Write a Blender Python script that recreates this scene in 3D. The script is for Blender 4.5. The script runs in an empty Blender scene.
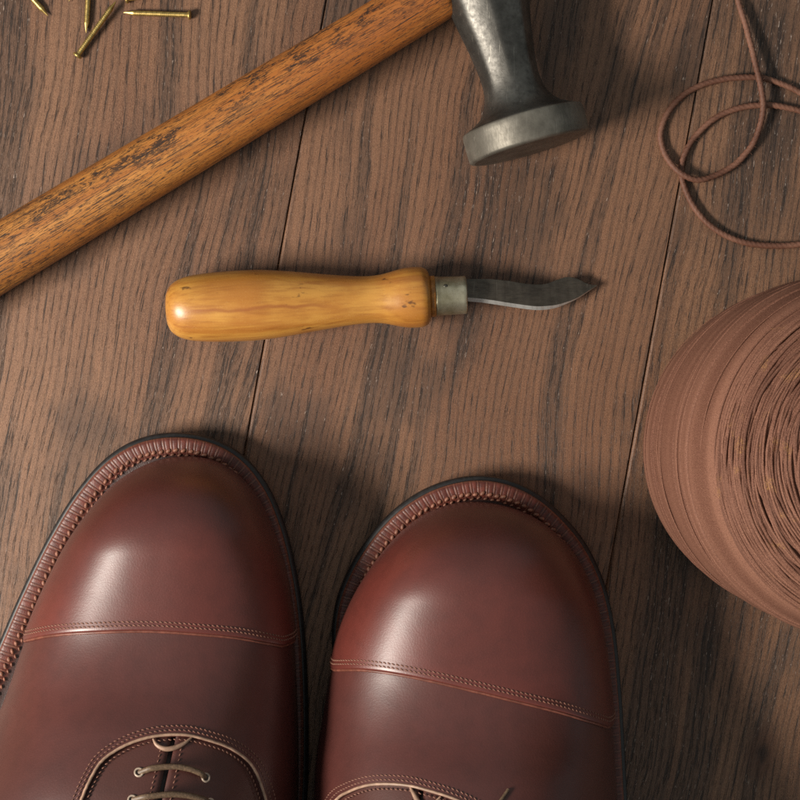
import bpy, math, random
from mathutils import Vector, Matrix
from mathutils.bvhtree import BVHTree

random.seed(7)
C = bpy.context.scene.collection
PI = math.pi
MM = 0.001
K = 0.32          # millimetres of floor per photo pixel
D = 620.0         # camera height above the floor, mm


def P(px, py, z=0.0):
    """point at height z (mm) seen at photo pixel (px, py)"""
    s = K * (D - z) / D
    return Vector(((px - 400) * s, (400 - py) * s, z))


# ------------------------------------------------------------------ helpers
def link(name, me, mat=None, parent=None, smooth=True):
    o = bpy.data.objects.new(name, me)
    C.objects.link(o)
    if mat:
        me.materials.append(mat)
    if smooth:
        me.polygons.foreach_set('use_smooth', [True] * len(me.polygons))
    if parent:
        o.parent = parent
    return o


class MB:
    def __init__(self):
        self.v, self.f, self.a = [], [], []

    def add(self, verts, faces, attr=None):
        n = len(self.v)
        self.v += [tuple(x) for x in verts]
        self.f += [tuple(i + n for i in f) for f in faces]
        self.a += attr if attr else [(0, 0, 0)] * len(verts)

    def grid(self, rows, close_u=False, close_v=False, attr=None, flip=False):
        nu, nv = len(rows), len(rows[0])
        vs = [p for r in rows for p in r]
        fs = []
        for i in range(nu if close_u else nu - 1):
            i2 = (i + 1) % nu
            for j in range(nv if close_v else nv - 1):
                j2 = (j + 1) % nv
                q = (i * nv + j, i * nv + j2, i2 * nv + j2, i2 * nv + j)
                fs.append(q[::-1] if flip else q)
        self.add(vs, fs, [a for r in attr for a in r] if attr else None)

    def fan(self, ring, centre, flip=False):
        n = len(ring)
        fs = [(i, (i + 1) % n, n) for i in range(n)]
        if flip:
            fs = [f[::-1] for f in fs]
        self.add(list(ring) + [centre], fs)

    def ellipsoid(self, c, ax, ay, az, nu=8, nv=6):
        c = Vector(c)
        rows = []
        for i in range(nv + 1):
            t = PI * i / nv
            rows.append([c + ax * (math.sin(t) * math.cos(2 * PI * j / nu)) +
                         ay * (math.sin(t) * math.sin(2 * PI * j / nu)) + az * math.cos(t) for j in range(nu)])
        self.grid(rows, close_v=True, flip=True)

    def tube(self, pts, r, n=8, lobes=0, twist=0.0, amp=0.0, closed=False, caps=True, flat=1.0):
        """tube along pts; r constant or list"""
        m = len(pts)
        pts = [Vector(p) for p in pts]
        rows, nrm, s = [], None, 0.0
        at = []
        for i in range(m):
            if closed:
                t = pts[(i + 1) % m] - pts[i - 1]
            else:
                t = pts[min(i + 1, m - 1)] - pts[max(i - 1, 0)]
            t.normalize()
            if nrm is None:
                nrm = Vector((0, 0, 1)) if abs(t.z) < .9 else Vector((1, 0, 0))
            nrm = (nrm - t * nrm.dot(t)).normalized()
            b = t.cross(nrm)
            if i:
                s += (pts[i] - pts[i - 1]).length
            rr = r[i] if isinstance(r, (list, tuple)) else r
            row = []
            for j in range(n):
                a = 2 * PI * j / n
                q = rr * (1 + (amp * abs(math.cos(lobes * .5 * (a - twist * s))) - amp * .5 if lobes else 0))
                row.append(pts[i] + nrm * (math.cos(a) * q * flat) + b * (math.sin(a) * q))
            rows.append(row)
            at.append([(s, j / n, 0)] * n)
        self.grid(rows, close_u=closed, close_v=True, attr=at, flip=True)
        if caps and not closed:
            self.fan(rows[0], pts[0], False)
            self.fan(rows[-1], pts[-1], True)

    def build(self, name, mat, parent=None, smooth=True, attr=None, origin=(0, 0, 0)):
        me = bpy.data.meshes.new(name)
        ox, oy, oz = origin
        me.from_pydata([((x - ox) * MM, (y - oy) * MM, (z - oz) * MM) for x, y, z in self.v], [], self.f)
        if attr:
            A = me.attributes.new(attr, 'FLOAT_VECTOR', 'POINT')
            A.data.foreach_set('vector', [c for a in self.a for c in a])
        me.update()
        return link(name, me, mat, parent, smooth)


def catmull(pts, per=16, closed=False):
    pts = [Vector(p) for p in pts]
    n = len(pts)
    out = []
    for i in range(n if closed else n - 1):
        g = (lambda k: pts[k % n]) if closed else (lambda k: pts[max(0, min(n - 1, k))])
        p0, p1, p2, p3 = g(i - 1), g(i), g(i + 1), g(i + 2)
        d1 = max((p1 - p0).length, 1e-6) ** .5
        d2 = max((p2 - p1).length, 1e-6) ** .5
        d3 = max((p3 - p2).length, 1e-6) ** .5
        m1 = (p2 - p1) + d2 * ((p1 - p0) / d1 - (p2 - p0) / (d1 + d2)) if (p1 - p0).length > 1e-6 else (p2 - p1)
        m2 = (p2 - p1) + d2 * ((p3 - p2) / d3 - (p3 - p1) / (d2 + d3)) if (p3 - p2).length > 1e-6 else (p2 - p1)
        for k in range(per):
            t = k / per
            t2, t3 = t * t, t * t * t
            out.append(p1 * (2 * t3 - 3 * t2 + 1) + m1 * (t3 - 2 * t2 + t) + p2 * (-2 * t3 + 3 * t2) + m2 * (t3 - t2))
    if not closed:
        out.append(pts[-1].copy())
    return out


def resample(pts, step, closed=False):
    pts = [Vector(p) for p in pts]
    if closed:
        pts = pts + [pts[0]]
    L = [0.0]
    for a, b in zip(pts, pts[1:]):
        L.append(L[-1] + (b - a).length)
    n = max(2, int(round(L[-1] / step)))
    out, k = [], 0
    for i in range(n if closed else n + 1):
        s = L[-1] * i / n
        while k < len(L) - 2 and L[k + 1] < s:
            k += 1
        f = (s - L[k]) / max(L[k + 1] - L[k], 1e-9)
        out.append(pts[k].lerp(pts[k + 1], f))
    return out


def interp(tab, x):
    """smooth (cubic hermite) interpolation of a table"""
    if x <= tab[0][0]:
        return tab[0][1]
    if x >= tab[-1][0]:
        return tab[-1][1]
    for k in range(len(tab) - 1):
        if x <= tab[k + 1][0]:
            break
    x0, y0 = tab[k]
    x1, y1 = tab[k + 1]
    sl = lambda a, b: (tab[b][1] - tab[a][1]) / max(tab[b][0] - tab[a][0], 1e-9)
    s = sl(k, k + 1)
    m0 = sl(k - 1, k + 1) if k > 0 else s
    m1 = sl(k, k + 2) if k + 2 < len(tab) else s
    h = x1 - x0
    t = (x - x0) / h
    return y0 * (2 * t ** 3 - 3 * t ** 2 + 1) + m0 * h * (t ** 3 - 2 * t * t + t) + y1 * (-2 * t ** 3 + 3 * t * t) + m1 * h * (t ** 3 - t * t)


def lin(tab, x):
    if x <= tab[0][0]:
        return tab[0][1]
    for (a, b), (c, d) in zip(tab, tab[1:]):
        if x <= c:
            return b + (d - b) * (x - a) / max(c - a, 1e-9)
    return tab[-1][1]


def sstep(a, b, x):
    t = max(0, min(1, (x - a) / (b - a)))
    return t * t * (3 - 2 * t)


def spow(x, e):
    return math.copysign(abs(x) ** e, x)


def empty(name, loc, label, cat, group=None, rz=0.0):
    o = bpy.data.objects.new(name, None)
    C.objects.link(o)
    o.location = Vector(loc) * MM
    o.rotation_euler = (0, 0, rz)
    o.empty_display_size = .02
    tag(o, label, cat, group)
    return o


def tag(o, label, cat, group=None):
    o['label'] = label
    o['category'] = cat
    if group:
        o['group'] = group


# ------------------------------------------------------------------ materials
class T:
    def __init__(self, name):
        self.m = bpy.data.materials.new(name)
        self.m.use_nodes = True
        self.nt = self.m.node_tree
        self.nt.nodes.clear()
        self.out = self.nt.nodes.new('ShaderNodeOutputMaterial')

    def n(self, typ, ins=None, **props):
        nd = self.nt.nodes.new('ShaderNode' + typ)
        for k, v in props.items():
            setattr(nd, k, v)
        for k, v in (ins or {}).items():
            s = nd.inputs[k]
            if isinstance(v, bpy.types.NodeSocket):
                self.nt.links.new(v, s)
            elif v is not None:
                if isinstance(v, tuple) and len(v) == 3 and s.type == 'RGBA':
                    v = v + (1,)
                s.default_value = v
        return nd

    def obj(self):
        tc = self.n('TexCoord')
        return self.n('VectorMath', {0: tc.outputs['Object'], 'Scale': 1000.0}, operation='SCALE').outputs[0]

    def attr(self, name):
        return self.n('Attribute', attribute_name=name).outputs['Vector']

    def scale(self, v, x, y, z):
        return self.n('VectorMath', {0: v, 1: (x, y, z)}, operation='MULTIPLY').outputs[0]

    def vadd(self, v, w):
        return self.n('VectorMath', {0: v, 1: w}, operation='ADD').outputs[0]

    def sep(self, v):
        return self.n('SeparateXYZ', {0: v}).outputs

    def comb(self, x, y, z):
        return self.n('CombineXYZ', {0: x, 1: y, 2: z}).outputs[0]

    def math(self, op, a, b=None, c=None):
        return self.n('Math', {0: a, 1: b, 2: c}, operation=op).outputs[0]

    def noise(self, v, scale=1.0, detail=2.0, rough=.5, dist=0.0):
        return self.n('TexNoise', {'Vector': v, 'Scale': scale, 'Detail': detail, 'Roughness': rough, 'Distortion': dist}).outputs[0]

    def vor(self, v, scale=1.0, out=0, **k):
        return self.n('TexVoronoi', {'Vector': v, 'Scale': scale}, **k).outputs[out]

    def ss(self, x, lo, hi, a=0.0, b=1.0):
        return self.n('MapRange', {0: x, 1: lo, 2: hi, 3: a, 4: b}, interpolation_type='SMOOTHSTEP').outputs[0]

    def mix(self, f, a, b, blend='MIX'):
        return self.n('Mix', {0: f, 6: a, 7: b}, data_type='RGBA', blend_type=blend).outputs[2]

    def bump(self, h, strength=.5, dist=.2, normal=None):
        ins = {'Height': h, 'Strength': strength, 'Distance': dist * MM}
        if normal:
            ins['Normal'] = normal
        return self.n('Bump', ins).outputs[0]

    def fin(self, col, rough, normal=None, **k):
        b = self.n('BsdfPrincipled', {'Base Color': col, 'Roughness': rough})
        if normal:
            self.nt.links.new(normal, b.inputs['Normal'])
        for kk, v in k.items():
            s = b.inputs[kk.replace('_', ' ')]
            if isinstance(v, bpy.types.NodeSocket):
                self.nt.links.new(v, s)
            else:
                s.default_value = v
        self.nt.links.new(b.outputs[0], self.out.inputs[0])
        return self.m


def floor_material():
    t = T('stained_oak')
    g = t.attr('grain')                       # x across (mm), y along (mm), z plank number
    x, y, z = t.sep(g)[0:3]
    M, A, Sb = (lambda a, b: t.math('MULTIPLY', a, b)), (lambda a, b: t.math('ADD', a, b)), (lambda a, b: t.math('SUBTRACT', a, b))
    off = M(z, 37.7)
    pk = t.math('FRACT', M(z, .377))
    pq = t.math('FRACT', A(M(z, .5), .01))
    # slow sideways wander of the grain
    w1 = t.noise(t.comb(M(x, .012), M(y, .0060), off), 1, 2, .5)
    w2 = t.noise(t.comb(M(x, .06), M(y, .022), off), 1, 2, .5)
    xw = A(x, A(M(Sb(w1, .5), 22.0), M(Sb(w2, .5), 3.6)))
    # broad bands of early wood
    bands = t.noise(t.comb(M(xw, A(.085, M(pq, .11))), M(y, .0060), off), 1, 3.0, .55)
    B = t.ss(bands, .50, .61)
    # close growth lines, 2 to 3 mm apart
    jl = t.noise(t.comb(M(xw, .10), M(y, .004), A(off, 5.0)), 1, 2, .5)
    ring = t.math('SINE', A(M(xw, 2.35), M(jl, 16.0)))
    R = t.ss(ring, -.1, .95)
    # blotches where the stain went in darker
    bl = t.noise(t.comb(M(x, .030), M(y, .016), A(off, 3.0)), 1, 3, .55)
    BL = t.ss(bl, .50, .68)
    # open pores: dashes in rows along the growth lines
    p1 = t.noise(t.comb(M(xw, 2.7), M(y, .115), off), 1, 2.0, .6)
    thr = Sb(.672, A(A(M(R, .105), M(B, .075)), M(BL, .045)))
    PO = t.ss(Sb(p1, thr), 0.0, .055)
    p2 = t.noise(t.comb(M(xw, 5.6), M(y, .34), off), 1, 2.0, .6)
    PF = t.ss(Sb(p2, Sb(.63, A(M(B, .06), M(R, .05)))), 0.0, .07)
    fib = t.noise(t.comb(M(xw, 4.6), M(y, .11), off), 1, 3.0, .7)
    fuz = t.noise(t.comb(M(xw, 5.5), M(y, 2.4), off), 1, 3.0, .7)
    big = t.noise(t.comb(M(x, .03), M(y, .008), off), 1, 2.0, .5)
    col = t.mix(t.ss(big, .36, .64), (.172, .074, .037), (.252, .124, .067))
    col = t.mix(M(pk, .45), col, (.225, .094, .048))
    col = t.mix(t.ss(fib, .34, .70, 0.0, .60), col, (.088, .046, .028))
    col = t.mix(t.ss(fuz, .44, .70, 0.0, .58), col, (.070, .038, .026))
    col = t.mix(t.ss(fuz, .54, .34, 0.0, .38), col, (.36, .22, .14))
    col = t.mix(M(R, .36), col, (.070, .038, .025))
    col = t.mix(M(B, .52), col, (.060, .038, .028))
    col = t.mix(M(BL, .60), col, (.055, .034, .025))
    col = t.mix(M(PF, .55), col, (.030, .020, .015))
    col = t.mix(M(PO, .72), col, (.020, .014, .012))
    # glints along some of the pores, painted as pale flecks
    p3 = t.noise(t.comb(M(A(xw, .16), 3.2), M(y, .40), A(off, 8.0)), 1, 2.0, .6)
    GLINT = M(t.ss(p3, .655, .70), t.ss(A(A(R, B), M(BL, .8)), .7, 1.6))
    col = t.mix(M(GLINT, .75), col, (.46, .36, .30))
    # knot, lower right
    kx, ky = FLOOR_KNOT
    dx = Sb(x, kx)
    dy = M(Sb(y, ky), .6)
    kd = t.math('SQRT', A(M(dx, dx), M(dy, dy)))
    kd = A(kd, M(Sb(p1, .5), 5.0))
    col = t.mix(t.ss(kd, 2.2, 7.0, .55, 0.0), col, (.105, .042, .022))
    col = t.mix(t.ss(kd, .5, 2.4, .85, 0.0), col, (.030, .014, .009))
    h = Sb(A(M(fib, .35), M(fuz, .20)), A(M(PO, .9), M(PF, .35)))
    h = A(Sb(h, M(B, .2)), M(GLINT, .3))
    nb = t.bump(h, .65, .20)
    ro = A(.40, M(fib, .18))
    return t.fin(col, ro, nb, Specular_IOR_Level=.40)


def leather_material(name, c_light, c_dark, rough=.33, grain=1.0, coat=.15):
    t = T(name)
    v = t.obj()
    n1 = t.noise(v, .018, 3, .5)
    n2 = t.noise(v, .22, 3, .55)
    n3 = t.vor(v, 1.7)
    n4 = t.noise(v, 3.2, 3, .6)
    col = t.mix(t.ss(n1, .32, .68), c_dark, c_light)
    col = t.mix(t.ss(n2, .35, .75, 0, .32), col, tuple(c * .8 for c in c_dark))
    col = t.mix(t.ss(n4, .45, .8, 0, .22), col, tuple(min(1, c * 1.8) for c in c_light))
    n5 = t.noise(v, .055, 2, .5)
    h = t.math('ADD', t.math('MULTIPLY', n3, .55), t.math('ADD', t.math('MULTIPLY', n4, .7), t.math('ADD', t.math('MULTIPLY', n2, .8), t.math('MULTIPLY', n5, 5.0))))
    nb = t.bump(h, .20 * grain, .12)
    ro = t.math('ADD', rough - .05, t.math('MULTIPLY', n4, .12))
    return t.fin(col, ro, nb, Coat_Weight=coat, Coat_Roughness=.35, Specular_IOR_Level=.5)


def plain(name, col, rough, metallic=0.0, var=.25, scale=.6, bump=.15, spec=.5, bd=.1):
    t = T(name)
    v = t.obj()
    n1 = t.noise(v, scale, 4, .6)
    c = t.mix(t.ss(n1, .35, .7), tuple(q * (1 - var) for q in col), tuple(min(1, q * (1 + var)) for q in col))
    return t.fin(c, t.math('ADD', rough - .08, t.math('MULTIPLY', n1, .16)), t.bump(n1, bump, bd), Metallic=metallic,
                 Specular_IOR_Level=spec)


def hammer_wood():
    t = T('worn_ash_handle')
    v = t.obj()
    x, y, z = t.sep(v)[0:3]
    fib = t.noise(t.scale(v, .07, 2.2, 2.2), 1, 5, .65)
    band = t.noise(t.scale(v, .012, .34, .34), 1, 4, .6)
    por = t.noise(t.scale(v, .30, 3.8, 3.8), 1, 3, .6)
    lng = t.noise(t.scale(v, .045, 2.9, 2.9), 1, 3, .6)
    st = t.noise(t.scale(v, .075, .15, .15), 1, 5, .7)
    sp = t.noise(t.scale(v, .30, .9, .9), 1, 5, .75)
    end = t.ss(x, -225.0, -75.0, 1.0, 0.0)            # the grip end is grubbier
    col = t.mix(t.ss(band, .35, .68), (.35, .118, .021), (.50, .208, .045))
    col = t.mix(t.ss(x, -130.0, -15.0, 0.0, .42), col, (.34, .085, .018))
    col = t.mix(t.ss(fib, .40, .72, 0, .45), col, (.20, .065, .015))
    col = t.mix(t.math('MULTIPLY', end, .34), col, (.27, .135, .045))
    thr = t.math('SUBTRACT', .582, t.math('ADD', t.math('MULTIPLY', end, .055), t.math('MULTIPLY', t.ss(band, .45, .7), .03)))
    po = t.ss(t.math('SUBTRACT', por, thr), 0, .05)
    ln = t.ss(t.math('SUBTRACT', lng, t.math('SUBTRACT', .578, t.math('MULTIPLY', end, .04))), 0, .05)
    # grime patches along the upper flank
    side = t.ss(t.math('ADD', y, t.math('MULTIPLY', z, .2)), -4.0, 5.5)
    fs = t.noise(t.scale(v, .75, 2.1, 2.1), 1, 4, .7)
    gr = t.math('MULTIPLY', t.math('MULTIPLY', t.ss(t.math('ADD', t.math('MULTIPLY', st, .55), t.math('MULTIPLY', sp, .45)), .485, .57), side),
                t.ss(fs, .40, .47))
    gr = t.math('MAXIMUM', gr, t.math('MULTIPLY', t.ss(t.math('ADD', t.math('MULTIPLY', fs, .6), t.math('MULTIPLY', sp, .4)), .545, .59), t.math('ADD', .40, t.math('MULTIPLY', end, .55))))
    col = t.mix(t.math('MULTIPLY', po, .86), col, (.022, .013, .009))
    col = t.mix(t.math('MULTIPLY', ln, .80), col, (.030, .015, .009))
    col = t.mix(t.math('MULTIPLY', gr, .90), col, (.020, .014, .012))
    h = t.math('SUBTRACT', t.math('MULTIPLY', fib, .5), t.math('ADD', t.math('MULTIPLY', po, .8), t.math('MULTIPLY', gr, .4)))
    return t.fin(col, t.math('ADD', .44, t.math('MULTIPLY', fib, .15)), t.bump(h, .45, .18), Specular_IOR_Level=.4)


def knife_wood():
    t = T('varnished_boxwood')
    v = t.obj()
    fib = t.noise(t.scale(v, .06, .8, .8), 1, 4, .6)
    band = t.noise(t.scale(v, .010, .22, .22), 1, 4, .55)
    blot = t.noise(t.scale(v, .05, .09, .09), 1, 3, .55)
    fine = t.noise(v, 2.2, 3, .6)
    spk = t.noise(t.scale(v, .11, .21, .21), 1, 3, .6)
    col = t.mix(t.ss(blot, .35, .68), (.42, .165, .026), (.55, .265, .050))
    col = t.mix(t.ss(band, .48, .66, 0, .70), col, (.36, .125, .022))
    col = t.mix(t.ss(fib, .42, .74, 0, .55), col, (.27, .09, .016))
    col = t.mix(t.ss(fine, .55, .8, 0, .25), col, (.70, .42, .12))
    kx, kyy, kzz = t.sep(v)[0:3]
    wob = t.noise(t.scale(v, .07, .0, .0), 1, 2, .5)
    sx = t.math('ABSOLUTE', t.math('ADD', kyy, t.math('ADD', 1.5, t.math('MULTIPLY', t.math('SUBTRACT', wob, .5), 4.0))))
    col = t.mix(t.math('MULTIPLY', t.ss(sx, .1, .9, .6, 0.0), t.math('MULTIPLY', t.ss(kx, 4, 12), t.ss(kx, 58, 44))), col, (.27, .075, .018))
    col = t.mix(t.ss(spk, .64, .70, 0, .80), col, (.075, .028, .010))
    h = t.math('ADD', t.math('MULTIPLY', fib, .5), t.math('ADD', t.math('MULTIPLY', fine, .35), t.math('MULTIPLY', blot, 1.2)))
    return t.fin(col, t.math('ADD', .30, t.math('MULTIPLY', fine, .16)), t.bump(h, .22, .25), Specular_IOR_Level=.5,
                 Coat_Weight=.30, Coat_Roughness=.30)


def steel(name, dark, light, rough, streak=(.6, .6, .6), patina=.5, metal=.9):
    t = T(name)
    v = t.obj()
    n1 = t.noise(v, .09, 5, .65)
    n2 = t.noise(t.scale(v, *streak), 1, 4, .65)
    n3 = t.noise(v, 1.8, 3, .6)
    sc = t.noise(t.vadd(t.scale(v, 2.2, .07, .8), (3, 9, 1)), 1, 2, .5)
    col = t.mix(t.ss(n1, .34, .66), dark, light)
    col = t.mix(t.ss(n2, .40, .75, 0, patina), col, tuple(c * .45 for c in dark))
    col = t.mix(t.ss(sc, .66, .71, 0, .22), col, (.42, .39, .33))
    col = t.mix(t.ss(n3, .62, .78, 0, .3), col, (.10, .085, .05))
    h = t.math('ADD', n2, t.math('ADD', t.math('MULTIPLY', n1, 1.5), t.math('MULTIPLY', n3, .25)))
    return t.fin(col, t.math('ADD', rough - .08, t.math('MULTIPLY', n2, .22)), t.bump(h, .28, .16), Metallic=metal)


def thread_material():
    t = T('brown_thread')
    a = t.attr('wind')                        # x: mm along the profile, y: mm round the spool, z: coarseness
    x, y, z = t.sep(a)[0:3]
    v = t.obj()
    xx = t.math('ADD', x, t.math('MULTIPLY', t.math('SUBTRACT', t.noise(t.comb(t.math('MULTIPLY', x, .05), t.math('MULTIPLY', y, .012), 0.0), 1, 2, .5), .5), 5.0))
    wv = t.math('SINE', t.math('MULTIPLY', xx, 13.0))
    st = t.noise(t.comb(t.math('MULTIPLY', xx, .75), t.math('MULTIPLY', y, .007), 4.0), 1, 3, .6)
    bd = t.noise(t.comb(t.math('MULTIPLY', xx, .11), t.math('MULTIPLY', y, .003), 9.0), 1, 2, .5)
    fz = t.noise(v, 2.6, 3, .65)
    fl = t.noise(v, .16, 3, .6)
    col = t.mix(t.ss(bd, .35, .65), (.138, .057, .036), (.225, .103, .067))
    col = t.mix(t.ss(st, .55, .78, 0, .28), col, (.10, .040, .026))
    sk = t.noise(v, 4.2, 2, .7)
    col = t.mix(t.ss(sk, .48, .68, 0, .6), col, (.31, .155, .105))
    col = t.mix(t.ss(sk, .50, .32, 0, .65), col, (.055, .022, .014))
    col = t.mix(t.math('MULTIPLY', z, t.ss(st, .42, .70, .0, .42)), col, (.055, .022, .015))
    flm = t.math('MULTIPLY', t.ss(fl, .58, .70, 0, .55), t.math('MULTIPLY', z, t.ss(fz, .45, .62)))
    col = t.mix(flm, col, (.42, .22, .075))
    h = t.math('ADD', t.math('MULTIPLY', wv, .16), t.math('ADD', t.math('MULTIPLY', st, .5), t.math('MULTIPLY', fz, .7)))
    return t.fin(col, .72, t.bump(h, .55, .28), Specular_IOR_Level=.2)


def cord_material():
    t = T('waxed_cord')
    v = t.obj()
    fz = t.noise(v, 1.9, 4, .65)
    n1 = t.noise(v, .09, 3, .5)
    col = t.mix(t.ss(n1, .35, .65), (.125, .052, .032), (.205, .094, .060))
    col = t.mix(t.ss(fz, .45, .8, 0, .4), col, (.26, .13, .085))
    return t.fin(col, .6, t.bump(fz, .5, .2), Specular_IOR_Level=.35)


def welt_material():
    t = T('welt_leather')
    v = t.obj()
    a = t.sep(t.attr('wear'))
    n1 = t.noise(v, .5, 4, .6)
    n2 = t.noise(v, 2.4, 3, .6)
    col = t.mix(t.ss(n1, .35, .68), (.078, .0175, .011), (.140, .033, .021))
    col = t.mix(t.math('MULTIPLY', a[0], t.ss(n2, .25, .6, .3, .95)), col, (.40, .20, .13))  # worn ridges, and a highlight painted along the outer edge
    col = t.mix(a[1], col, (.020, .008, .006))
    return t.fin(col, .42, t.bump(t.math('ADD', n2, n1), .35, .2), Specular_IOR_Level=.5)


# ------------------------------------------------------------------ the floor
GA = math.radians(10.3)                        # the boards run a little off vertical
gdir = Vector((math.sin(GA), math.cos(GA), 0))
gper = Vector((math.cos(GA), -math.sin(GA), 0))


def seam(px, py):
    return P(px, py).dot(gper)


S1, S2 = seam(268, 320), seam(658, 300)
FLOOR_KNOT = (P(762, 753).dot(gper), P(762, 753).dot(gdir))
pw = S2 - S1
edges = [S1 + pw * k for k in range(-7, 9)]
floor = MB()
Lf = 1000.0
bev, dep = .95, .8
rnd = random.Random(3)
for k in range(len(edges) - 1):
    a, b = edges[k], edges[k + 1]
    prof = [(a + .05, -3.5), (a + .05, -dep), (a + .05 + bev * .45, -dep * .32), (a + .05 + bev, 0), (b - .05 - bev * .25, 0),
            (b - .05 - bev * .12, -dep * .32), (b - .05, -dep), (b - .05, -3.5)]
    rows, at = [], []
    nseg = 2
    for i in range(nseg + 1):
        l = -Lf + 2 * Lf * i / nseg
        rows.append([gper * u + gdir * l + Vector((0, 0, zz)) for u, zz in prof])
        at.append([(u + k * 61.3, l + k * 173.0, k) for u, zz in prof])
    floor.grid(rows, attr=at, flip=False)
    # floor nothing below: close the joint
    floor.add([gper * (b - .2) + gdir * -Lf + Vector((0, 0, -3.2)), gper * (b + .2) + gdir * -Lf + Vector((0, 0, -3.2)),
               gper * (b + .2) + gdir * Lf + Vector((0, 0, -3.2)), gper * (b - .2) + gdir * Lf + Vector((0, 0, -3.2))], [(0, 1, 2, 3)],
              [(b + k * 61.3, 0, k)] * 4)
    if k == 8:
        pass
kk = [k for k in range(len(edges) - 1) if edges[k] <= P(762, 753).dot(gper) < edges[k + 1]][0]
FLOOR_KNOT = (P(762, 753).dot(gper) + kk * 61.3, P(762, 753).dot(gdir) + kk * 173.0)
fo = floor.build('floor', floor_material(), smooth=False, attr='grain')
fo['kind'] = 'structure'

# ------------------------------------------------------------------ shoes
M_UP = leather_material('oxblood_leather', (.122, .0255, .0185), (.073, .018, .0140), .38, 1.2, .42)
M_VAMP = leather_material('oxblood_leather_vamp', (.083, .022, .0175), (.053, .0165, .0140), .40, 1.2, .38)
M_FACE = leather_material('facing_leather', (.075, .022, .016), (.052, .017, .013), .45, 1.3)
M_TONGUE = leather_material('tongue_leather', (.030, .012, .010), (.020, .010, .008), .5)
M_LINING = plain('lining_leather', (.30, .19, .10), .6)
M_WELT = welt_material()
M_SOLE = plain('sole_edge', (.016, .014, .014), .40, var=.3, bump=.2)
M_HEEL = plain('heel_stack', (.020, .015, .013), .4)
M_BEAD = plain('welt_thread', (.235, .095, .058), .55, var=.4, scale=1.2, bump=.4)
M_STITCH = plain('seam_thread', (.20, .088, .058), .55, var=.3, scale=2.0)
M_EDGE = plain('raw_leather_edge', (.34, .21, .145), .45, var=.25, scale=.4)
M_CAPEDGE = plain('cap_leather_edge', (.16, .052, .034), .38, var=.25, scale=.4)
M_LACE = plain('waxed_lace', (.125, .078, .046), .5, var=.3, scale=1.6, bump=.4)
M_EYE = plain('eyelet_rim', (.40, .31, .24), .35)

AM = math.radians(103)
E1, E2 = .80, .84


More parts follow.
